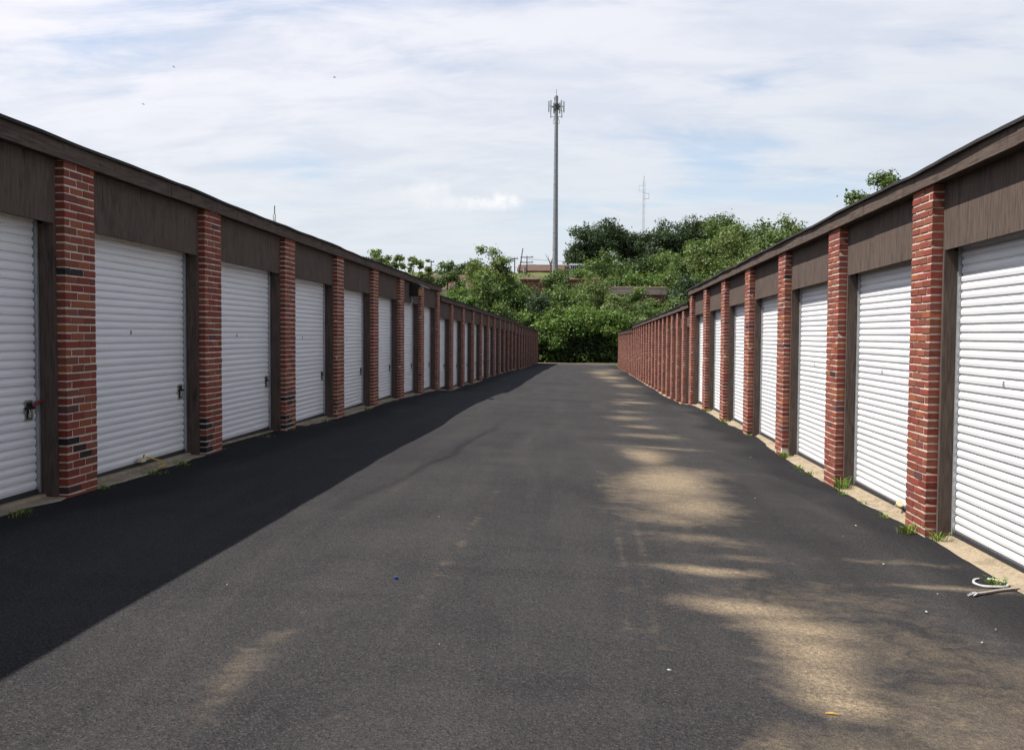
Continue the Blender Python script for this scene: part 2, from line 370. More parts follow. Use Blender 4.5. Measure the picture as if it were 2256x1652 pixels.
# ------------------------------------------------------------------ storage buildings
PITCH, BH, BD = .0695, .0555, .105
rnd = random.Random(5)
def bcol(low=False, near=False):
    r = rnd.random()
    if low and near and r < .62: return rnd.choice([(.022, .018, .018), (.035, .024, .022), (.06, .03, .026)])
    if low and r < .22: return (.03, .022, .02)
    if r < .012: return (.028, .022, .024)
    if r < .035: return (.10, .045, .045)
    if r < .14: return (.25, .08, .037)
    if r < .22: return (.16, .05, .04)
    k_ = rnd.uniform(.80, 1.14); h = rnd.uniform(-.012, .018)
    return (.205*k_, (.055+h)*k_, (.036+h*.5)*k_)
def brick_vf(o, L, jit=.003, rr=rnd, side=True):          # outward direction o, front at x = 0, runs along +y
    j = lambda s=jit: rr.uniform(-s, s)
    fz = rr.uniform(-.0005, .0045); c = rr.uniform(.002, .005)
    z0, z1, y0, y1 = 0+j(.002), BH+j(.003), j(.002), L+j(.002)
    back = [(-BD, y0, z0), (-BD, y1, z0), (-BD, y1, z1), (-BD, y0, z1)]
    mid = [(-c+fz, y0+j(), z0+j(.0015)), (-c+fz, y1+j(), z0+j(.0015)), (-c+fz, y1+j(), z1+j(.002)), (-c+fz, y0+j(), z1+j(.002))]
    fr = [(fz+j(.0015), y0+c+j(), z0+c), (fz+j(.0015), y1-c+j(), z0+c), (fz+j(.0015), y1-c+j(), z1-c), (fz+j(.0015), y0+c+j(), z1-c)]
    v = [(x*o, y, z) for x, y, z in back+mid+fr]
    f = [(8, 9, 10, 11)]
    for i in range(4):
        a, b2 = i, (i+1) % 4; f += [(a, b2, 4+b2, 4+a), (4+a, 4+b2, 8+b2, 8+a)]
    if o < 0: f = [q[::-1] for q in f]
    return v, f
ROWS = ([(0, .198), (.211, .198), (.422, .086)], [(0, .086), (.099, .198), (.310, .198)])
PW = .508
BRICK = {}
for o in (1, -1):
    for L in (.198, .086):
        BRICK[o, L] = [mesh('brick', *brick_vf(o, L), 'brick_single') for _ in range(12)]
def joined_pillar(o, n, only=None):
    b = MB(); cols = []
    for c in range(n):
        for y, L in ROWS[c % 2]:
            if only and L > only: continue
            v, f = brick_vf(o, L); z = -(c+1)*PITCH+.011
            b.add([(p[0], p[1]+y, p[2]+z) for p in v], f); cols += [bcol()]*len(v)
    return mesh('brickwork', b.v, b.f, 'brick_joined', attrs={'col': cols})
JOIN = {(o, i): joined_pillar(o, 50) for o in (1, -1) for i in range(4)}
HALF = {o: joined_pillar(o, 43, .1) for o in (1, -1)}
CORE = {}
for o in (1, -1):
    b = MB(); b.box(-.0035*o, -.20*o, .003, PW-.003, -3.45, 0.0); CORE[o] = mesh('pillar', b.v, b.f, 'mortar')

# door slat: one roll-formed rib, extruded along the lane
SLP = .073
PROF = [(0, 0), (.005, 0), (.0085, .0045), (.0115, .0045), (.0145, .001), (.020, .0115), (.045, .0145), (.065, .0095), (.069, .002), (.073, 0)]
def slat_vf(o, W):
    v = []; n = len(PROF)
    for y in (0, W): v += [(d*o, y, z) for z, d in PROF]
    f = [(i, i+1, n+i+1, n+i) if o < 0 else (n+i, n+i+1, i+1, i) for i in range(n-1)]
    f += [tuple(range(n)), tuple(range(2*n-1, n-1, -1))]
    return v, f
_sl = {}
def slat_mesh(o, W):
    if (o, round(W, 3)) not in _sl: _sl[o, round(W, 3)] = mesh('slat', *slat_vf(o, W), 'door_white')
    return _sl[o, round(W, 3)]

def make_building(name, label, o, X0, Y0, sp, ks, e0, e1, zf, slope, hd, single_p, single_d, group, latch=True):
    hp = .078 if o > 0 else .10                            # how far the pillars stand proud of the header panels
    def P(d): return X0+o*d
    def fb(y): return zf+slope*(y-Y0)
    def gw(y): return float(gz(X0-.0*o, y))
    B = thing(name, (P(-3.5), (e0+e1)/2, float(gz(X0, (e0+e1)/2))), label, 'storage building', group)
    def bar(nm, d0, d1, ya, yb, z0, z1, m, parent=B, sh=True, **kw):    # box whose ends follow the roof line
        b = MB(); b.box(P(d0), P(d1), ya, yb, 0, 1)
        v = [(x, y, (z1(y) if z > .5 else z0(y))) for x, y, z in b.v]
        return part(nm, v, b.f, m, parent, **kw)
    # body
    bar('wall', -.33, -7.0, e0+.02, e1-.02, lambda y: gw(y)-.6, lambda y: fb(y)+.06, 'stained_wood', attrs={'grain': 1.})
    # roof: shallow gable, felt lip uneven along the eave
    n = max(8, int((e1-e0)/.22)); v = []
    for i in range(n+1):
        y = e0-.05+(e1-e0+.1)*i/n; wv = .020*mn.noise(Vector((y*.5, X0, 1.)))+.011*mn.noise(Vector((y*1.9, X0, 2.)))
        z = fb(y)+.152+wv; dd = .066+.016*mn.noise(Vector((y*.9, X0, 5.)))
        v += [(P(dd), y, z-.012), (P(dd), y, z+.014), (P(-3.5), y, z+.5), (P(-7.15), y, z+.03), (P(-7.15), y, z)]
    f = []
    for i in range(n):
        for q in range(5): a, c = i*5+q, i*5+(q+1) % 5; f.append((a, c, c+5, a+5) if o < 0 else (a+5, c+5, c, a))
    f += [tuple(range(5)), tuple(n*5+q for q in range(5))]
    part('roof', v, f, 'roof_felt', B, mats=['roof_felt', 'shingle'], fm=[(0 if q in (0, 4) else 1) for i in range(n) for q in range(5)]+[0, 0])
    # fascia boards butt end to end, soffit behind them
    y = e0-.03+rnd.uniform(0, .01)
    cut = [y]
    while cut[-1] < e1-1.2: cut.append(cut[-1]+rnd.uniform(3.2, 3.9))
    cut[-1] = e1+.03
    for a, c in zip(cut, cut[1:]):
        dz, dd = rnd.uniform(-.004, .004), rnd.uniform(-.003, .003)
        bar('fascia_board', .008+dd, .034+dd, a+.002, c-.002, lambda y: fb(y)+dz, lambda y: fb(y)+.144, 'stained_wood', attrs={'grain': 0.})
    bar('soffit', .004, -.125, e0, e1, lambda y: fb(y)+.012, lambda y: fb(y)+.03, 'stained_wood', attrs={'grain': 0.})
    # pillars
    ys_ = [Y0+sp*k for k in ks]
    for k, y in zip(ks, ys_):
        top = fb(y+PW/2)+.008
        p = link('pillar', CORE[o], B, (P(0), y, top))
        ncr = int(math.ceil((top-gw(y)+.05)/PITCH))
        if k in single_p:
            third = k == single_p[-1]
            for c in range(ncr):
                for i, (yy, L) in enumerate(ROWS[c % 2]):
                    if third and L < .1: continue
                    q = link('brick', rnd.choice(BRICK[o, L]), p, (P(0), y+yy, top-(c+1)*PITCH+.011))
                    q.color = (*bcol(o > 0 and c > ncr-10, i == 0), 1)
            if third: tag(link('brickwork', HALF[o], p, (P(0), y, top)), kind='stuff')
        else:
            tag(link('brickwork', JOIN[o, k % 4], p, (P(0), y, top)), kind='stuff')
    # bays between pillars (and the open ends)
    bays = [(y+PW, y2, k) for k, y, y2 in zip(ks, ys_, ys_[1:])]
    if 1.0 < ys_[0]-e0 < 4.: bays.insert(0, (e0+.03, ys_[0], ks[0]-1))
    for ya, yb, k in bays:
        bar('header_panel', -hp, -hp-.02, ya+.003, yb-.003, lambda y: fb(y)-hd, lambda y: fb(y)+.010, 'stained_wood', attrs={'grain': 1.})
        hb = lambda y: fb(y)-hd-.003
        bar('jamb_board', -hp+.002, -.29, yb-.042, yb-.002, lambda y: gw(y)-.02, hb, 'stained_wood', attrs={'grain': 1.})
        bar('jamb_board', -hp+.002, -.29, ya+.002, ya+.042, lambda y: gw(y)-.02, hb, 'stained_wood', attrs={'grain': 1.})
        bar('header_return', -hp-.023, -.29, ya+.045, yb-.045, lambda y: fb(y)-hd+.10, lambda y: fb(y)-hd+.13, 'stained_wood', attrs={'grain': 0.})
        # sill
        prof = [(-.36, -.2), (-.36, .036), (-.178, .036), (-.165, .012), (-.02, .005), (.03, -.03), (.035, -.2)]
        m_ = 16; v = []
        for i in range(m_+1):
            y = ya+.001+(yb-ya-.002)*i/m_; jj = mn.noise(Vector((y*2.3, X0, 0)))*.05+mn.noise(Vector((y*7, X0, 3)))*.025
            v += [(P(d+(jj if d > -.05 else 0)), y, gw(y)+z) for d, z in prof]
        q = len(prof); f = [(i*q+a, i*q+a+1, (i+1)*q+a+1, (i+1)*q+a) for i in range(m_) for a in range(q-1)]
        if o > 0: f = [t[::-1] for t in f]
        part('sill', v, f, 'concrete', B)
        # door
        yc = (ya+yb)/2; z0 = gw(yc)+.068; W = yb-ya-.084-.05; yd = ya+.042+.02
        ztop = fb(yc)-hd+.06; ns = int((ztop-z0)/SLP)
        D = link('door', None, B, (P(-.25), yc, z0))
        b = MB(); b.box(P(-.262), P(-.256), ya+.043, yb-.043, z0-.02, ztop+.1); b.build('dark_gap_sheet', 'rubber', D)  # black sheet added so the gaps beside the slats look dark
        b = MB(); b.box(P(-.255), P(-.225), yd-.004, yd+W+.004, z0-.048, z0-.001); b.build('bottom_seal', 'rubber', D)
        for yg in (yb-.042-.022, ya+.043):
            b = MB(); b.box(P(-.215), P(-.255), yg, yg+.004, z0-.03, ztop); b.box(P(-.217), P(-.213), yg-.001, yg+.021, z0-.03, ztop+.01); b.build('guide_rail', 'galvanised', D)
        if k in single_d:
            me = slat_mesh(o, W)
            for i in range(ns): link('slat', me, D, (P(-.25)+o*rnd.uniform(-.001, .001), yd+rnd.uniform(-.002, .002), z0+i*SLP))
        else:
            v0, f0 = slat_vf(o, W); b = MB()
            for i in range(ns): b.add([(P(-.25)+p[0], yd+p[1], z0+i*SLP+p[2]) for p in v0], f0)
            tag(b.build('slats', 'door_white', D), kind='stuff')
        b = MB(); b.box(P(-.25), P(-.228), yd, yd+W, z0+ns*SLP, ztop+.05); b.build('top_bar', 'door_cream', D)
        if yc < 31 and sp > 2.5:
            zz = z0+1.36; yy = ya+.46*(yb-ya) if o > 0 else yb-.38*(yb-ya)
            b = MB(); b.box(P(-.2364), P(-.233), yy-.014, yy+.014, zz-.022, zz+.022); b.build('number_plate', 'grey_plate', D)
        if latch and yc < 60:
            zl = z0+.68; yl = yb-.18; b = MB()
            b.box(P(-.2362), P(-.232), yl-.055, yl+.055, zl-.085, zl+.085, 0)
            b.box(P(-.2318), P(-.225), yl-.034, yl+.034, zl-.068, zl+.066, 1)
            b.box(P(-.226), P(-.212), yl-.075, yl+.065, zl+.008, zl+.030, 1)
            b.tube([(P(-.218), yl-.02, zl+.01), (P(-.210), yl-.02, zl-.02), (P(-.210), yl+.012, zl-.02), (P(-.218), yl+.012, zl+.01)], .0045, 5, 2)
            b.box(P(-.222), P(-.204), yl-.026, yl+.018, zl-.06, zl-.02, 2)
            b.build('latch', ['steel', 'black_metal', 'steel'], D)
            if k == -1:
                b = MB(); b.tube([(P(-.21), yl+.01, zl+.035), (P(-.19), yl+.07, zl+.06), (P(-.185), yl+.12, zl+.075)], .014, 6); b.build('latch_handle', 'red_plastic', D)
    return B
XL, XR = -4.37, 3.09
make_building('storage_building', 'near brown storage row in shade on the left, brick pillars and white roll-up doors', 1, XL, 7.94, 3.07, range(-3, 8), -32., 29.98, 2.988, -.0065, .528, (0, 1, 2), (-1, 0, 1, 2), 'rows of storage units along the lane')  # row lengthened unseen behind the camera to cut low sky fill
make_building('storage_building', 'middle shaded storage row on the left, one roof step below the near row', 1, XL, 32.66, 3.32, range(0, 11), 30.05, 66.55, 2.546, -.0088, .51, (), (), 'rows of storage units along the lane')
make_building('storage_building', 'farthest and lowest storage row on the left, ending at the thicket', 1, XL, 69.65, 3.41, range(0, 10), 66.65, 101., 2.11, -.0107, .51, (), (), 'rows of storage units along the lane')
make_building('storage_building', 'near sunlit storage row on the right, red brick pillars and bright white doors', -1, XR, 8.80, 3.06, range(-3, 7), -32., 27.75, 2.885, -.0112, .575, (0, 1, 2), (-1, 0, 1, 2), 'rows of storage units along the lane', latch=False)  # also carried on unseen behind the camera, to hold back skylight
make_building('storage_building', 'middle sunlit storage row on the right with closely spaced brick pillars', -1, XR, 29.2, 1.80, range(0, 16), 27.85, 56.75, 2.305, -.0136, .51, (), (), 'rows of storage units along the lane', latch=False)
make_building('storage_building', 'short farthest storage row on the right with low roof and tight pillars', -1, XR, 58.05, 1.83, range(0, 12), 56.85, 79., 1.703, -.007, .51, (), (), 'rows of storage units along the lane', latch=False)

# ------------------------------------------------------------------ trees and plants
def leaves_mesh(name, pos_, nrm, size, cols, rg):
    n = len(pos_); r = rg.randn(n, 3); nrm = nrm/np.linalg.norm(nrm, axis=1, keepdims=True)
    a = np.cross(nrm, r); a /= np.linalg.norm(a, axis=1, keepdims=True)+1e-9; b = np.cross(nrm, a)
    s = size[:, None]
    fold = nrm*s*.12
    V = np.stack([pos_-a*s*.62, pos_+b*s*.34+fold, pos_+a*s*.62, pos_-b*s*.34+fold], 1).reshape(-1, 3).astype(np.float32)
    me = bpy.data.meshes.new(name); me.vertices.add(4*n); me.vertices.foreach_set('co', V.ravel())
    me.loops.add(4*n); me.loops.foreach_set('vertex_index', np.arange(4*n, dtype=np.int32))
    me.polygons.add(n); me.polygons.foreach_set('loop_start', np.arange(0, 4*n, 4, dtype=np.int32)); me.polygons.foreach_set('loop_total', np.full(n, 4, np.int32))
    C = np.concatenate([np.repeat(cols, 4, 0), np.ones((4*n, 1))], 1).astype(np.float32)
    ca = me.attributes.new('col', 'FLOAT_COLOR', 'POINT'); ca.data.foreach_set('color', C.ravel())
    me.materials.append(MAT['leaf']); me.update(calc_edges=True); return me
PAL = {'mid': ((.058, .098, .027), (.106, .154, .043)), 'dark': ((.028, .048, .022), (.050, .078, .032)), 'light': ((.085, .130, .030), (.140, .175, .050)),
       'fresh': ((.066, .122, .025), (.118, .182, .040)), 'olive': ((.080, .116, .036), (.135, .168, .058))}
def tree(label, x, y, top, width, pal, seed, base=.25, leaf=.24, n=6000, clumps=30, gap=.0, taper=.42, name='tree', cat='tree', group=None, trunk=True, z0=None):
    rg = np.random.RandomState(seed); zb = float(tz(np.float64(x), np.float64(y))) if z0 is None else z0
    h = top-zb; T = thing(name, (x, y, zb-.05), label, cat, group)
    cz0 = h*base; rz = (h-cz0)/2; ctr = np.array([0, 0, cz0+rz])
    # clump centres: uneven, mostly in the outer half of the crown
    C = []
    while len(C) < clumps:
        d = rg.randn(3); d /= np.linalg.norm(d); r = rg.uniform(.25, 1.)**.6
        p = d*r*np.array([width/2*.86, width/2*.86, rz*.86]); t = (p[2]/rz+1)/2
        p[:2] *= (1.08-taper*max(0, t-.35)); p += rg.randn(3)*.06*width; C.append(p+ctr)
    C = np.array(C); C[0] = (rg.uniform(-.1, .1)*width, 0, h-.09*width-.3)
    cr = width*rg.uniform(.10, .21, clumps)*(1-gap)*(34/clumps)**.33
    wgt = cr**2; wgt /= wgt.sum(); idx = rg.choice(clumps, n, p=wgt)
    d = rg.randn(n, 3); d /= np.linalg.norm(d, axis=1, keepdims=True)
    rad = cr[idx]*np.abs(rg.normal(.78, .30, n)); Ppos = C[idx]+d*rad[:, None]*np.array([1., 1., .78])
    Ppos[:, 2] = np.maximum(Ppos[:, 2], .1)
    nr = d*.8+rg.randn(n, 3)*.75+np.array([0, 0, .5])
    lo_, hi_ = np.array(PAL[pal][0]), np.array(PAL[pal][1])
    t = np.clip(rg.rand(clumps)[idx]*.65+rg.rand(n)*.45-.05, 0, 1)[:, None]
    cols = lo_+(hi_-lo_)*t
    link('crown', leaves_mesh('crown', Ppos, nr, leaf*rg.uniform(.6, 1.35, n), cols, rg), T, (x, y, zb-.05))
    if trunk:
        b = MB(); tr = max(.06, .016*h); ph = rg.uniform(0, 6)
        sp = [(math.sin(ph+i*.9)*.03*h*i/5, math.cos(ph+i*.7)*.03*h*i/5, h*.86*i/5) for i in range(6)]
        b.tube(sp, [tr*(1-.15*i) for i in range(6)], 7)
        for i in rg.choice(clumps, min(clumps, 11), replace=False):
            c = C[i]; t_ = np.clip(c[2]/h*.72, .12, .8); kk = t_*h/(h*.86)*5; q = int(min(4, kk)); fr = kk-q
            s0 = np.array(sp[q])*(1-fr)+np.array(sp[q+1])*fr
            mid = s0*.45+c*.55+np.array([0, 0, .05*h])*rg.uniform(-.5, 1)
            b.tube([s0, mid, c], [tr*.42, tr*.26, tr*.08], 5)
        o = mesh('trunk', b.v, b.f, 'bark', smooth=True); link('trunk', o, T, (x, y, zb-.05))
    return T
def tree_at(label, px, py, Y, wpx, pal, seed, **k):
    x, y, z = at(px, py, Y); return tree(label, x, y, z, wpx/F*Y, pal, seed, **k)
GT = 'trees of the thicket behind the lane'
tree_at('tall thin tree with open pale tiered top above the thicket, left of the mast', 1086, 540, 112, 128, 'light', 11, base=.42, leaf=.23, n=10500, clumps=52, gap=.2, taper=.42, group=GT)
tree_at('bushy tree whose crown spreads just below the tall pale tree', 1066, 606, 109, 165, 'mid', 12, n=13000, clumps=60, group=GT)
tree_at('loose green tree rising over the middle left roof step', 1016, 628, 106, 105, 'fresh', 13, n=8000, clumps=40, gap=.1, group=GT)
tree_at('broad tree between the tall pale tree and the mast', 1148, 622, 113, 140, 'mid', 14, n=11000, clumps=52, group=GT)
tree_at('upright tree whose crown hides the foot of the mast', 1228, 590, 116, 100, 'mid', 15, n=9500, clumps=44, base=.3, group=GT)
tree_at('olive tree just right of the one at the foot of the mast', 1306, 612, 113, 140, 'olive', 16, n=11000, clumps=52, gap=.06, group=GT)
tree_at('tree in front of the tan board on the slope', 1400, 640, 112, 90, 'mid', 17, n=9000, clumps=44, gap=.06, group=GT)
tree_at('rounded tree standing over the step of the right roofs', 1486, 655, 108, 105, 'mid', 18, n=9500, clumps=44, group=GT)
tree_at('dark tree close above the right roof end', 1520, 606, 118, 120, 'dark', 19, n=10000, clumps=44, group=GT)
tree_at('fresh green shrub tree behind the far left row end', 1172, 690, 106.5, 100, 'fresh', 20, base=.12, n=8500, clumps=40, group=GT)
tree_at('bright shrub at the lane end near the left wall', 1222, 690, 105.5, 105, 'fresh', 21, base=.30, n=9500, clumps=44, group=GT)
tree_at('bright shrub at the middle of the lane end', 1290, 674, 106, 115, 'fresh', 22, base=.32, n=10000, clumps=46, group=GT)
tree_at('bright shrub at the lane end near the right wall', 1352, 678, 105.5, 110, 'fresh', 23, base=.28, n=9500, clumps=44, group=GT)
tree_at('green shrub showing over the lowest right roof', 1420, 672, 106, 105, 'mid', 24, base=.15, n=9000, clumps=40, group=GT)
tree_at('green shrub tree showing over the lowest left roof', 1112, 664, 105.5, 105, 'mid', 25, base=.15, n=9000, clumps=40, group=GT)
tree_at('tree behind the bright shrubs, above the lane centre', 1256, 634, 110, 125, 'mid', 26, n=10500, clumps=46, group=GT)
tree_at('tree behind the bright shrub near the right wall', 1345, 642, 110, 115, 'olive', 27, n=9500, clumps=42, group=GT)
tree_at('darker tree above the second left roof step', 1190, 648, 109.5, 105, 'dark', 28, n=9000, clumps=42, group=GT)
tree_at('leafy tree above the middle right roof', 1446, 662, 110, 100, 'mid', 29, n=9000, clumps=42, group=GT)
GS = 'bushy trees on the slope below the crest'
for i, (px, py, wp, Y, pl_, t_) in enumerate([(1330, 572, 130, 152, 'mid', 'bushy green tree on the slope below the tall open crest tree'), (1400, 570, 120, 155, 'dark', 'dark bushy tree on the slope below the lattice mast'), (1460, 562, 120, 154, 'mid', 'bushy tree on the slope right of the lattice mast'),
        (1290, 590, 80, 146, 'fresh', 'small bright bush tree right of the mast foot'), (1505, 585, 110, 142, 'mid', 'bushy tree on the slope beside the light green mass'), (1420, 600, 120, 138, 'fresh', 'low bright bush above the tan board'), (1350, 606, 100, 136, 'mid', 'low bush left above the tan board'), (1480, 612, 100, 134, 'mid', 'low bush right above the tan board')]):
    tree_at(t_, px, py, Y, wp, pl_, 100+i, base=.04, n=8000, clumps=46, leaf=.30, taper=.2, group=GS)
GH = 'dark trees on the crest of the rise'
for i, (px, py, wp, t_, pl_) in enumerate([(1322, 484, 130, 'tall open tree at the left end of the dark crest', 'dark'), (1286, 540, 80, 'small low tree left of the tall open crest tree', 'dark'), (1385, 512, 110, 'dark crest tree left of the lattice mast', 'dark'), (1440, 514, 110, 'dark crest tree in front of the lattice mast', 'dark'),
        (1490, 488, 125, 'tall dark crest tree right of the lattice mast', 'dark'), (1548, 486, 120, 'dark crest tree next to the light green mass', 'dark'), (1600, 468, 130, 'highest tree of the crest, behind the light green mass', 'mid')]):
    tree_at(t_, px, py, 170+i % 3*3, wp, pl_, 40+i, base=.05 if i else .16, n=11000, clumps=56, leaf=.34, gap=.10 if i == 0 else 0, taper=.3, group=GH)
GM = 'light green trees above the right roof'
for i, (px, py, wp, t_) in enumerate([(1548, 522, 170, 'light green tree at the left edge of the big green mass'), (1612, 494, 190, 'wide light green tree in the middle of the big mass'), (1682, 476, 190, 'light green tree with the even rounded top right of the middle'), (1742, 468, 165, 'rightmost light green tree beside the sloping roof'),
        (1570, 575, 170, 'low light green tree just over the right roof'), (1660, 545, 180, 'low light green tree behind the roof of the near right row')]):
    tree_at(t_, px, py, 128-i*1.5, wp, 'olive' if i % 2 else 'mid', 60+i, base=.10, n=17000, clumps=90, leaf=.30, taper=.12, group=GM)
GL = 'pale thin trees over the left roof'
for i, (px, py, wp, t_) in enumerate([(830, 538, 88, 'pale thin tree top farthest left over the shaded roof'), (872, 550, 76, 'second pale tree top from the left over the shaded roof'), (908, 554, 76, 'third pale tree top over the shaded roof'), (938, 560, 50, 'smallest pale tree top beside the utility pole')]):
    tree_at(t_, px, py, 74+i, wp, 'light', 80+i, base=.40, n=5200, clumps=56, leaf=.16, gap=.30, taper=.15, group=GL)
tree_at('dense dark rounded tree standing before the brown hillside roof', 990, 568, 124, 80, 'mid', 90, base=.2, n=7500, clumps=40, group=GT)
tree_at('small dark tree on the skyline behind the brown roof', 1042, 584, 160, 76, 'dark', 91, n=5500, clumps=36, leaf=.34)
tree_at('leafy tree top peeking over the near right roof', 1942, 366, 42, 165, 'mid', 92, base=.45, n=8000, clumps=50, leaf=.13, gap=.22, taper=.2)
tree_at('thin leafy sapling right of the mast foot', 1250, 568, 120, 36, 'dark', 93, base=.5, n=600, clumps=12, gap=.3)
# bare dead tree beside the mast
x, y, z = at(1213, 560, 165); zb = float(tz(x, y)); T = thing('dead_tree', (x, y, zb), 'bare dead tree just left of the mast', 'tree')
b = MB(); b.tube([(x, y, zb-.2), (x+.1, y, zb+(z-zb)*.6), (x+.5, y, z)], [.16, .11, .03], 6); b.build('trunk', 'bark', T)
for s in ((-.9, .72, 1.02), (-.4, .55, .95), (1.2, .7, .97)):
    b = MB(); zz = zb+(z-zb)*s[1]*.8; b.tube([(x+.1, y, zz), (x+s[0]*.6, y, zz+1.), (x+s[0], y, zb+(z-zb)*s[2])], [.08, .05, .02], 5); b.build('branch', 'bark', T)
# undergrowth covering the slope and the shaded foot of the thicket
rg = np.random.RandomState(3); n = 90000
ux = rg.uniform(-26, 40, n); uy = 104+66*rg.rand(n)**1.25
hump = np.array([mn.noise(Vector((a*.33, c*.33, 0)))+.5*mn.noise(Vector((a*.9, c*.9, 4))) for a, c in zip(ux, uy)])
keep = ~((uy > 160) & (ux > -16) & (ux < -2)); ux, uy, hump = ux[keep], uy[keep], hump[keep]; n = len(ux)
uz = tz(ux, uy)+np.clip(.9+1.5*hump, .1, 3.)*rg.rand(n)**.5
cc = np.where(rg.rand(n, 1) < .5, .8, 1.15)*(np.array([.062, .100, .024])+(hump[:, None]*.5)*np.array([.03, .04, .008]))
tag(link('undergrowth', leaves_mesh('undergrowth', np.stack([ux, uy, uz], 1), rg.randn(n, 3)*.7+np.array([0, -.2, .9]), rg.uniform(.2, .42, n), np.clip(cc, .02, .2), rg)), 'green bushes and vines covering the slope behind the lane', 'undergrowth', kind='stuff')
n = 16000; ux = rg.uniform(-9, 11, n); uy = rg.uniform(104.3, 106.5, n); uz = -1.6+3.0*rg.rand(n)  # hedge leaves coloured dark for the deep shade under the canopy
tag(link('hedge', leaves_mesh('hedge', np.stack([ux, uy, uz], 1), rg.randn(n, 3), rg.uniform(.16, .32, n), np.tile([.03, .055, .018], (n, 1))*rg.uniform(.6, 1.3, (n, 1)), rg)), 'hedge closing the far end of the lane, shade put into its leaf colour', 'hedge', kind='stuff')

# ------------------------------------------------------------------ hillside buildings
def hill_building(label, x0, x1, Y, zr, ze, zband, depth, name='hillside_building', band='tan_board', posts=6):
    zb = float(tz((x0+x1)/2, Y))-1.; B = thing(name, ((x0+x1)/2, Y+depth/2, zb), label, 'building', 'storage rows on the hillside')
    b = MB(); b.box(x0+.15, x1-.15, Y+.3, Y+depth, zb, ze-.02); b.build('wall', 'brown_wall', B)
    b = MB(); b.box(x0, x1, Y, Y+.12, zband, ze); b.build('fascia_board', band, B)
    v = [(x0-.2, Y-.15, ze+.01), (x1+.2, Y-.15, ze+.01), (x1+.2, Y+depth*.6, zr), (x0-.2, Y+depth*.6, zr), (x0-.2, Y+depth, ze+.01), (x1+.2, Y+depth, ze+.01)]
    part('roof', v, [(0, 1, 2, 3), (3, 2, 5, 4), (0, 3, 4), (1, 5, 2)], 'shingle', B)
    for i in range(posts):
        xx = x0+.4+(x1-x0-1.2)*i/max(1, posts-1); b = MB(); b.box(xx, xx+.4, Y+.13, Y+.31, zb, zband+.3); b.build('pillar', 'brown_wall', B)
def Z(py, Y): return at(1278, py, Y)[2]
def Xp(px, Y): return at(px, 700, Y)[0]
hill_building('brown-roofed hillside building with tan eave seen behind the left trees', Xp(936, 136), Xp(1068, 136), 136, Z(606, 142), Z(640, 136), Z(655, 136), 10)
hill_building('low brown building on the grass bank left of the mast', Xp(1140, 178), Xp(1250, 178), 178, Z(584, 184), Z(597, 178), Z(600, 178), 9, band='brown_wall', posts=0)
hill_building('brown brick building half hidden behind the trees at the mast foot', Xp(1146, 142), Xp(1318, 142), 142, Z(611, 146), Z(616, 142), Z(619, 142), 7, band='brown_wall')
hill_building('hillside building with long tan board showing right of the mast', Xp(1318, 124), Xp(1468, 124), 124, Z(631, 127), Z(634, 124), Z(649, 124), 6)
for i, (a, c) in enumerate(((929, 941), (946, 962))):
    b = MB(); b.box(Xp(a, 150), Xp(c, 150), 150, 152, Z(611, 150)-2.5, Z(605, 150)); b.box(Xp(a, 150)-.06, Xp(c, 150)+.06, 149.94, 152.06, Z(605, 150)+.004, Z(605, 150)+.09)
    tag(b.build('white_container', 'white_paint'), ('small ' if i == 0 else 'larger ')+'white box on the skyline behind the left roof', 'container', 'white boxes on the skyline')

# ------------------------------------------------------------------ masts, poles, wires
x, y, zt = at(1226, 212, 150); x0, _, _ = at(1221, 597, 150); zb = float(tz(x, y))
T = thing('monopole_mast', (x, y, zb), 'tall grey steel monopole mast with antenna panels at its top', 'mast')
b = MB(); zs = np.linspace(zb-.3, zt, 9); b.tube([(x, y, z) for z in zs], [.46-.20*i/8 for i in range(9)], 16); b.build('pole', 'pole_steel', T)
for zz in (zb+(zt-zb)*.55, zb+(zt-zb)*.68):
    b = MB(); b.tube([(x, y, zz-.08), (x, y, zz+.08)], .40-.2*(zz-zb)/(zt-zb)*.9+.02, 12); b.build('joint_band', 'pole_steel', T)
b = MB(); b.tube([(x, y, zt), (x, y, zt+1.0)], .035, 5); b.tube([(x-.25, y, zt-.9), (x-.3, y, zt-.2)], .06, 5); b.build('lightning_rod', 'dark_steel', T)
zc = at(1226, 236, 150)[2]
b = MB()
for a in range(6):
    t_ = a*math.pi/3+.3; b.tube([(x, y, zc), (x+1.05*math.cos(t_), y+1.05*math.sin(t_), zc+.1)], .07, 5)
b.tube([(x, y, zc-.45), (x, y, zc+.45)], .42, 12); b.build('antenna_platform', 'dark_steel', T)
for dx_, dy_ in ((-1.15, -.2), (-.82, -.7), (-.4, .8), (.78, -.7), (1.15, .1), (.5, .9)):
    q = MB(); q.box(x+dx_-.10, x+dx_+.10, y+dy_-.07, y+dy_+.07, zc-.75, zc+.85); pq = q.build('antenna_panel', 'antenna_grey', T)
    q = MB(); q.tube([(x+dx_, y+dy_+.12, zc-.85), (x+dx_, y+dy_+.12, zc+.5)], .045, 5); q.build('mount_pipe', 'dark_steel', pq)
zl = at(1226, 258, 150)[2]
for s in (-1, 1):
    q = MB(); q.tube([(x+s*.2, y, zl), (x+s*.85, y-.1, zl), (x+s*.85, y-.1, zl-.2)], .05, 5); q.box(x+s*.85-.07, x+s*.85+.07, y-.2, y-.06, zl-.15, zl+.95); q.build('side_antenna', 'antenna_grey', T)
    q = MB(); q.tube([(x+s*.25, y, zl-.1), (x+s*.5, y, zl-.7), (x+s*.45, y, zl-1.05), (x+s*.22, y, zl-1.1)], .03, 5); q.build('cable_loop', 'dark_steel', T)

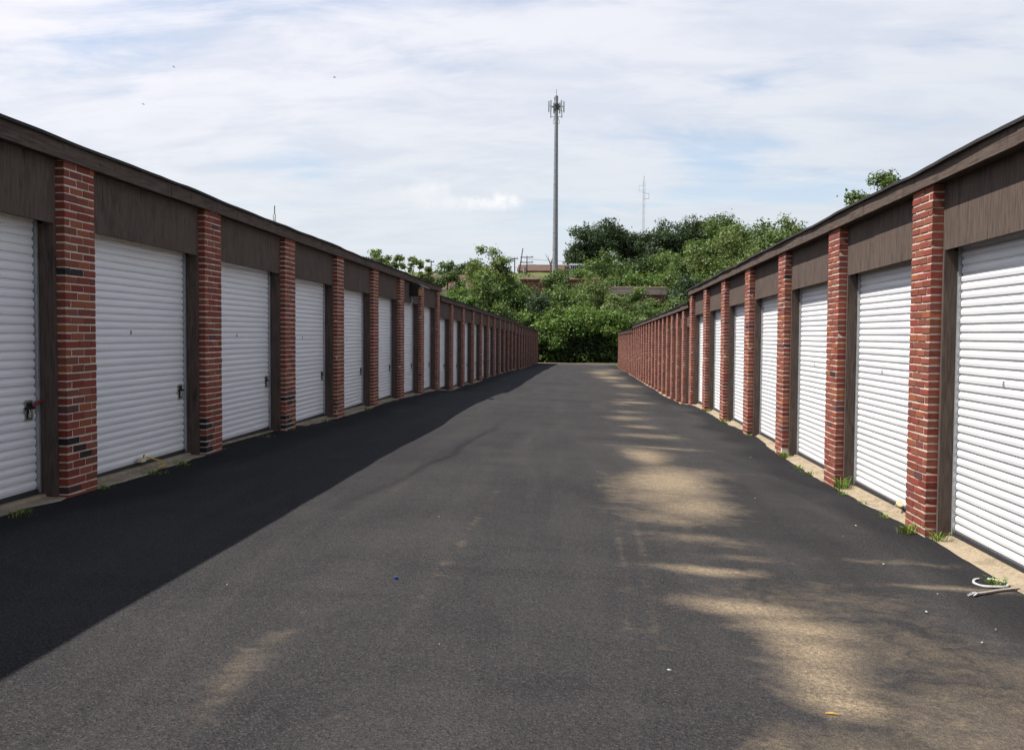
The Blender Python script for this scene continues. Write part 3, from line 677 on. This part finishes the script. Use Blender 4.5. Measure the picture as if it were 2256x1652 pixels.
def lattice(name, label, px, ptop, pbot, Y, w0, w1, flare, arms):
    x, y, zt = at(px, ptop, Y); zb = at(px, pbot, Y)[2]; zb = min(zb, float(tz(x, y))+.0)
    T = thing(name, (x, y, zb), label, 'mast')
    leg = [(math.cos(a)*1., math.sin(a)*1.) for a in (R(90), R(210), R(330))]
    def wid(z): t_ = (z-zb)/(zt-zb); return w1+(w0-w1)*max(0, 1-t_/flare)
    for lx, ly in leg:
        b = MB(); zz = np.linspace(zb, zt, 8); b.tube([(x+lx*wid(z), y+ly*wid(z), z) for z in zz], .035, 4); b.build('leg', 'pale_steel', T)
    b = MB(); n_ = max(4, int((zt-zb)/1.3)); zz = np.linspace(zb, zt, n_)
    for i in range(n_-1):
        for q in range(3):
            a, c = leg[q], leg[(q+1) % 3]; b.tube([(x+a[0]*wid(zz[i]), y+a[1]*wid(zz[i]), zz[i]), (x+c[0]*wid(zz[i+1]), y+c[1]*wid(zz[i+1]), zz[i+1])], .02, 3)
    b.build('bracing', 'pale_steel', T)
    for s, dz in arms:
        b = MB(); b.tube([(x, y, zt-dz), (x+s*1.0, y, zt-dz), (x+s*1.0, y, zt-dz-1.1), (x, y, zt-dz-1.1)], .045, 4); b.build('antenna_loop', 'pale_steel', T)
    b = MB(); b.tube([(x, y, zt), (x, y, zt+.8)], .05, 4); b.build('beacon_rod', 'dark_steel', T)
lattice('lattice_mast', 'thin pale lattice mast rising out of the dark crest trees', 1419, 397, 520, 200, .9, .24, .35, ((-1, 1.1), (1, 2.7)))
lattice('lattice_mast', 'tip of a small lattice mast just above the near left roof', 605, 472, 560, 90, .16, .12, .3, ())

def upole(label, px, ptop, Y, lean=0., arm=0., trans=False):
    x, y, zt = at(px, ptop, Y); zb = float(tz(x, y)); T = thing('utility_pole', (x, y, zb), label, 'utility pole')
    b = MB(); b.tube([(x-lean, y, zb-.2), (x, y, zt)], [.11, .08], 7); b.build('pole', 'pole_wood', T)
    for i in range(2 if arm > 1 else (1 if arm else 0)):
        b = MB(); b.box(x-arm, x+arm, y-.2, y-.08, zt-.25-i*.9, zt-.1-i*.9)
        for q in (-.8, .0, .8): b.tube([(x+arm*q, y-.14, zt-.1-i*.9), (x+arm*q, y-.14, zt+.12-i*.9)], .05, 5)
        b.build('crossarm', 'pole_wood', T)
    if trans:
        b = MB(); b.tube([(x-.42, y-.1, zt-3.3), (x-.42, y-.1, zt-2.1)], .27, 10); b.build('transformer', 'pole_steel', T)
    return x, y, zt
pa = upole('utility pole standing left of the dark rounded tree', 950, 575, 165, arm=.55)
pb = upole('short utility pole left of the leaning pole', 1134, 568, 172, arm=.6)
pc = upole('bare leaning pole behind the tall pale tree', 1152, 547, 172, lean=.7)
pd = upole('utility pole with two crossarms and a transformer can', 1161, 565, 172, arm=1.15, trans=True)
for i, (a, c, dzz, lb) in enumerate(((pb, pd, -1.6, 'sagging wire between the two crossarm poles'), (pd, (26., 172., pd[2]+.3), -1.4, 'lower wire running right from the transformer pole'), (pd, (26., 172., pd[2]+1.2), -.5, 'upper wire running right from the transformer pole'), (pa, pb, -.6, 'long wire running from the left pole towards the mast'))):
    b = MB(); pts = [(a[0]+(c[0]-a[0])*t_, a[1]-.14+(c[1]-a[1])*t_, a[2]+dzz*(1 if i != 2 else 1)+(c[2]-a[2])*t_-1.3*4*t_*(1-t_)*(.35+i*.2)) for t_ in np.linspace(0, 1, 12)]
    b.tube(pts, .035, 4); tag(b.build('power_line', 'wire'), lb, 'wire', 'power lines on the skyline')
# pale slatted screen on the crest right of the mast
xa, xb = Xp(1252, 168), Xp(1288, 168); za, zc_ = Z(603, 168), Z(579, 168)
T = thing('screen_fence', ((xa+xb)/2, 168, za-1.5), 'pale slatted metal screen on the crest just right of the mast', 'fence')
for i in range(10):
    xx = xa+(xb-xa)*i/9; b = MB(); b.box(xx, xx+.12, 168, 168.06, za-1.5, zc_-.02*i); b.build('slat', 'pale_steel', T)
b = MB(); b.box(xa, xb+.12, 167.9, 167.99, zc_-.45, zc_-.2); b.build('rail', 'white_paint', T)

# ------------------------------------------------------------------ floodlight under the left eave
T = thing('floodlight', (-4.47, 25.2, 2.5), 'black floodlight with flared hood under the left eave', 'lamp')
b = MB(); b.box(-4.47, -4.22, 24.95, 25.4, 2.53, 2.83); b.build('housing', 'black_metal', T)
part('visor', [(-4.215, 24.93, 2.84), (-4.215, 25.42, 2.84), (-3.98, 25.45, 2.74), (-3.98, 24.90, 2.74), (-4.215, 24.93, 2.82), (-4.215, 25.42, 2.82), (-3.98, 25.45, 2.72), (-3.98, 24.90, 2.72)],
     [(0, 1, 2, 3), (7, 6, 5, 4), (0, 4, 5, 1), (1, 5, 6, 2), (2, 6, 7, 3), (3, 7, 4, 0)], 'dark_steel', T)
b = MB(); b.box(-4.217, -4.20, 25.0, 25.36, 2.56, 2.70); b.build('lens', 'amber_glass', T)
b = MB(); b.tube([(-4.45, 25.2, 2.53), (-4.42, 25.2, 2.42), (-4.445, 25.2, 2.30)], .014, 5); b.build('conduit', 'pale_steel', T)

# ------------------------------------------------------------------ small things on the ground
def G2(x, y): return float(gz(x, y))
def tuft(label, x, y, n, h, spread, seed, name='grass_tuft', lean=(0, 0)):
    r = random.Random(seed); v = []; f = []; cols = []; z = G2(x, y)-.01
    for i in range(n):
        a = r.uniform(0, 6.28); q = r.uniform(0, spread)*.55; bx, by = x+q*math.cos(a), y+q*math.sin(a)
        hh = .78*h*r.uniform(.45, 1.1); l = r.uniform(.3, 1.0)*hh; a2 = a+r.uniform(-.8, .8); ex, ey = l*math.cos(a2)+lean[0]*hh, l*math.sin(a2)+lean[1]*hh
        wv = r.uniform(.0025, .006); px_, py_ = -math.sin(a2)*wv, math.cos(a2)*wv; k0 = len(v)
        v += [(bx-px_, by-py_, z), (bx+px_, by+py_, z), (bx+ex*.45-px_, by+ey*.45-py_, z+hh*.75), (bx+ex*.45+px_, by+ey*.45+py_, z+hh*.75), (bx+ex, by+ey, z+hh*r.uniform(.75, 1.0))]
        f += [(k0, k0+1, k0+3, k0+2), (k0+2, k0+3, k0+4)]
        c = r.choice([(.11, .19, .03), (.15, .24, .04), (.09, .15, .03), (.22, .24, .07)]); cols += [c]*5
    tag(part(name, v, f, 'leaf', None, attrs={'col': cols}), label, 'grass', 'weeds along the walls')
for i, (x, y, n, h, s, lb) in enumerate([
    (2.98, 8.95, 60, .15, .16, 'grass tuft against the lane face of the nearest right pillar'), (3.16, 8.66, 40, .16, .12, 'weed in the corner between nearest right pillar and its door post'),
    (3.0, 7.12, 40, .11, .13, 'grass tuft at the sill edge near the plastic scrap'), (3.02, 9.75, 26, .08, .10, 'short grass tuft by the sill before the nearest right pillar'),
    (3.08, 10.6, 22, .06, .12, 'low weed on the sill with the knotted pull rope'), (3.13, 11.72, 70, .22, .15, 'tall grass clump beside the second right pillar'), (3.03, 11.3, 24, .08, .12, 'small grass by the foot of the second right pillar'),
    (3.05, 12.95, 36, .09, .2, 'grass along the sill just past the second right pillar'), (3.05, 13.6, 30, .08, .2, 'thin grass in the middle of the third right bay'), (3.10, 14.75, 60, .15, .16, 'grass clump beside the third right pillar'),
    (3.1, 17.9, 50, .10, .15, 'dark weed beside the fourth right pillar'), (3.05, 20.7, 60, .12, .2, 'bright grass beside the fifth right pillar'), (3.1, 23.8, 50, .12, .2, 'grass beside the sixth right pillar'),
    (-4.33, 9.5, 46, .07, .3, 'low green weeds on the left sill before the yellow rope'), (-4.33, 10.2, 40, .07, .2, 'weeds right of the yellow rope on the left sill'), (-4.33, 7.1, 70, .07, .28, 'weeds along the nearest left sill at the frame edge'),
    (-4.34, 8.5, 30, .06, .15, 'small weeds at the foot of the nearest left pillar'), (-4.38, 13.2, 40, .08, .25, 'weeds on the sill of the second whole left door'), (-4.36, 16.3, 40, .07, .25, 'weeds before the fourth left pillar'), (-4.36, 19.4, 40, .08, .25, 'weeds before the fifth left pillar')]):
    tuft(lb, x, y, n, h, s, 200+i)
# plastic scrap: a cut ring of clear rim
b = MB(); x, y = 2.97, 7.13; z = G2(x, y)
pts = [(x+.115*math.cos(a)*(1-.35*max(0, math.sin(a))), y+.14*math.sin(a)*.9, z+.012+.004*math.sin(3*a)) for a in np.linspace(R(115), R(425), 22)]
b.tube(pts, .009, 6); tag(b.build('plastic_scrap', 'white_plastic'), 'white curled plastic scrap lying near the right sill', 'scrap')
b = MB(); p0, p1 = Vector((2.67, 6.72, 0)), Vector((3.12, 7.02, 0))
pts = [p0.lerp(p1, t_)+Vector((.012*math.sin(t_*7), 0, G2(*(p0.lerp(p1, t_)).xy)+.014)) for t_ in np.linspace(.16, 1, 10)]
T = thing('rope_piece', (2.9, 6.85, G2(2.9, 6.85)), 'grey rope piece with frayed white end near the right sill', 'rope')
b.tube(pts, .010, 6); b.build('rope', 'rope_grey', T)
b = MB(); r = random.Random(4)
for i in range(9):
    e = p0+Vector((r.uniform(-.03, .03), r.uniform(-.03, .03), G2(p0.x, p0.y)+r.uniform(.004, .02))); b.tube([pts[0], pts[0].lerp(e, .5)+Vector((0, 0, .006)), e], [.007, .006, .003], 4)
b.build('frayed_end', 'white_plastic', T)
# yellow pull rope on the left door, knotted pull rope on the right door
x, y, z = -4.585, 9.85, G2(-4.5, 9.85); b = MB()
b.tube([(x, y-.10, z+.10), (x+.05, y-.02, z+.11), (x+.14, y+.10, z+.06), (x+.2, y+.06, z+.02), (x+.2, y-.10, z+.018)], .008, 6, 0); b.box(x+.003, x+.05, y-.16, y-.06, z+.075, z+.11, 1); b.tube([(x+.02, y-.07, z+.10), (x+.05, y-.10, z+.15)], .008, 5, 2)
tag(b.build('pull_rope', ['yellow_rope', 'pale_foam', 'orange_bark']), 'yellow pull rope lying on the left sill', 'rope')
x, y, z = 3.26, 9.98, G2(3.09, 9.98); b = MB()
b.tube([(x+.02, y+.12, z+.13), (x-.01, y+.03, z+.12), (x-.015, y-.04, z+.12)], [.012, .018, .024], 7, 0); b.tube([(x-.02, y-.05, z+.13), (x-.02, y-.02, z+.115)], .034, 8, 0)
b.tube([(x, y+.05, z+.11), (x-.1, y+.12, z+.02), (x-.18, y+.3, z+.014), (x-.2, y+.6, z+.012)], .005, 5, 1)
tag(b.build('pull_rope', ['pale_foam', 'rope_grey']), 'pale knotted pull rope at the foot of the right door', 'rope')
b = MB(); x, y = -1.16, 6.04; b.tube([(x, y, G2(x, y)+.001), (x, y, G2(x, y)+.018)], [.013, .011], 10); tag(b.build('bottle_cap', 'blue_plastic'), 'small blue bottle cap on the open asphalt', 'cap')
b = MB(); x, y = -.1, 4.12; z = G2(x, y)+.006; b.tube([(x-.055, y+.05, z), (x-.06, y, z), (x-.03, y-.03, z), (x+.04, y-.012, z), (x+.055, y+.02, z)], .0035, 5); tag(b.build('wire_scrap', 'wire'), 'black hook of wire on the near asphalt', 'scrap')
b = MB(); x, y = 1.13, 4.29; z = G2(x, y)+.006; b.tube([(x-.03, y+.006, z), (x, y, z+.003), (x+.03, y-.004, z)], [.003, .005, .002], 5); tag(b.build('twig', 'orange_bark'), 'orange twig beside the near silt patch', 'twig')
b = MB(); x, y = 1.75, 3.86; z = G2(x, y)+.006; b.tube([(x-.03, y-.004, z), (x, y, z+.003), (x+.03, y+.008, z)], [.003, .005, .002], 5); tag(b.build('twig', 'orange_bark'), 'orange twig at the bottom edge of the picture', 'twig')
rr = random.Random(9)
for i, (x, y) in enumerate([(2.35, 7.55), (2.32, 8.6), (2.45, 6.7), (2.2, 6.2), (2.3, 5.6), (-.35, 3.9), (.45, 4.7), (2.6, 9.2), (-2.1, 5.6), (-.7, 4.8), (1.9, 10.5), (2.5, 5.9), (2.55, 14.5), (2.6, 21.), (-1.2, 8.2)]):
    z = G2(x, y)+.004; s = rr.uniform(.004, .009); a = rr.uniform(0, 3)
    v = [(x+s*math.cos(a+q*1.57)*(1.6 if q % 2 else .8), y+s*math.sin(a+q*1.57)*(1.6 if q % 2 else .8), z+(.002 if q % 2 else .0)) for q in range(4)]
    v += [(p[0]*.6+x*.4, p[1]*.6+y*.4, z+.006) for p in v]
    tag(part('litter_chip', v, [(3, 2, 1, 0), (4, 5, 6, 7)]+[(q, (q+1) % 4, 4+(q+1) % 4, 4+q) for q in range(4)], 'white_plastic'), 'tiny white chip of litter on the asphalt', 'litter', 'white chips scattered on the asphalt')
# drain grate near the far end
x, y = 1.62, 72.3; z = G2(x, y); T = thing('drain_grate', (x, y, z), 'dark iron drain grate near the far end of the lane', 'drain')
b = MB(); b.box(x-.55, x+.55, y-.9, y+.9, z-.1, z+.012); b.build('frame', 'iron', T)
for i in range(7):
    xx = x-.48+.15*i; b = MB(); b.box(xx, xx+.07, y-.8, y+.8, z+.014, z+.03); b.build('bar', 'iron', T)
# birds high in the sky
for px, py, a, lb in ((383, 148, .6, 'tiny dark bird highest in the left sky'), (316, 230, .3, 'tiny dark bird low in the left sky'), (737, 171, -.2, 'tiny dark bird in the middle of the sky')):
    x, y, z = at(px, py, 70); T = thing('bird', (x, y, z), lb, 'bird'); c, s = math.cos(a), math.sin(a)
    b = MB(); b.tube([(x-.09*c, y, z+.09*s), (x-.02*c, y, z+.02*s), (x+.06*c, y, z-.06*s), (x+.10*c, y, z-.10*s)], [.008, .026, .026, .006], 6); b.build('body', 'wire', T)
    for q in (-1, 1): part('wing', [(x-.03, y, z), (x+.03, y, z), (x+.0, y+q*.17, z+.05), (x-.03, y+q*.16, z+.05), (x, y+q*.08, z+.035)], [(0, 1, 4), (4, 1, 2), (4, 2, 3), (0, 4, 3)], 'wire', T)
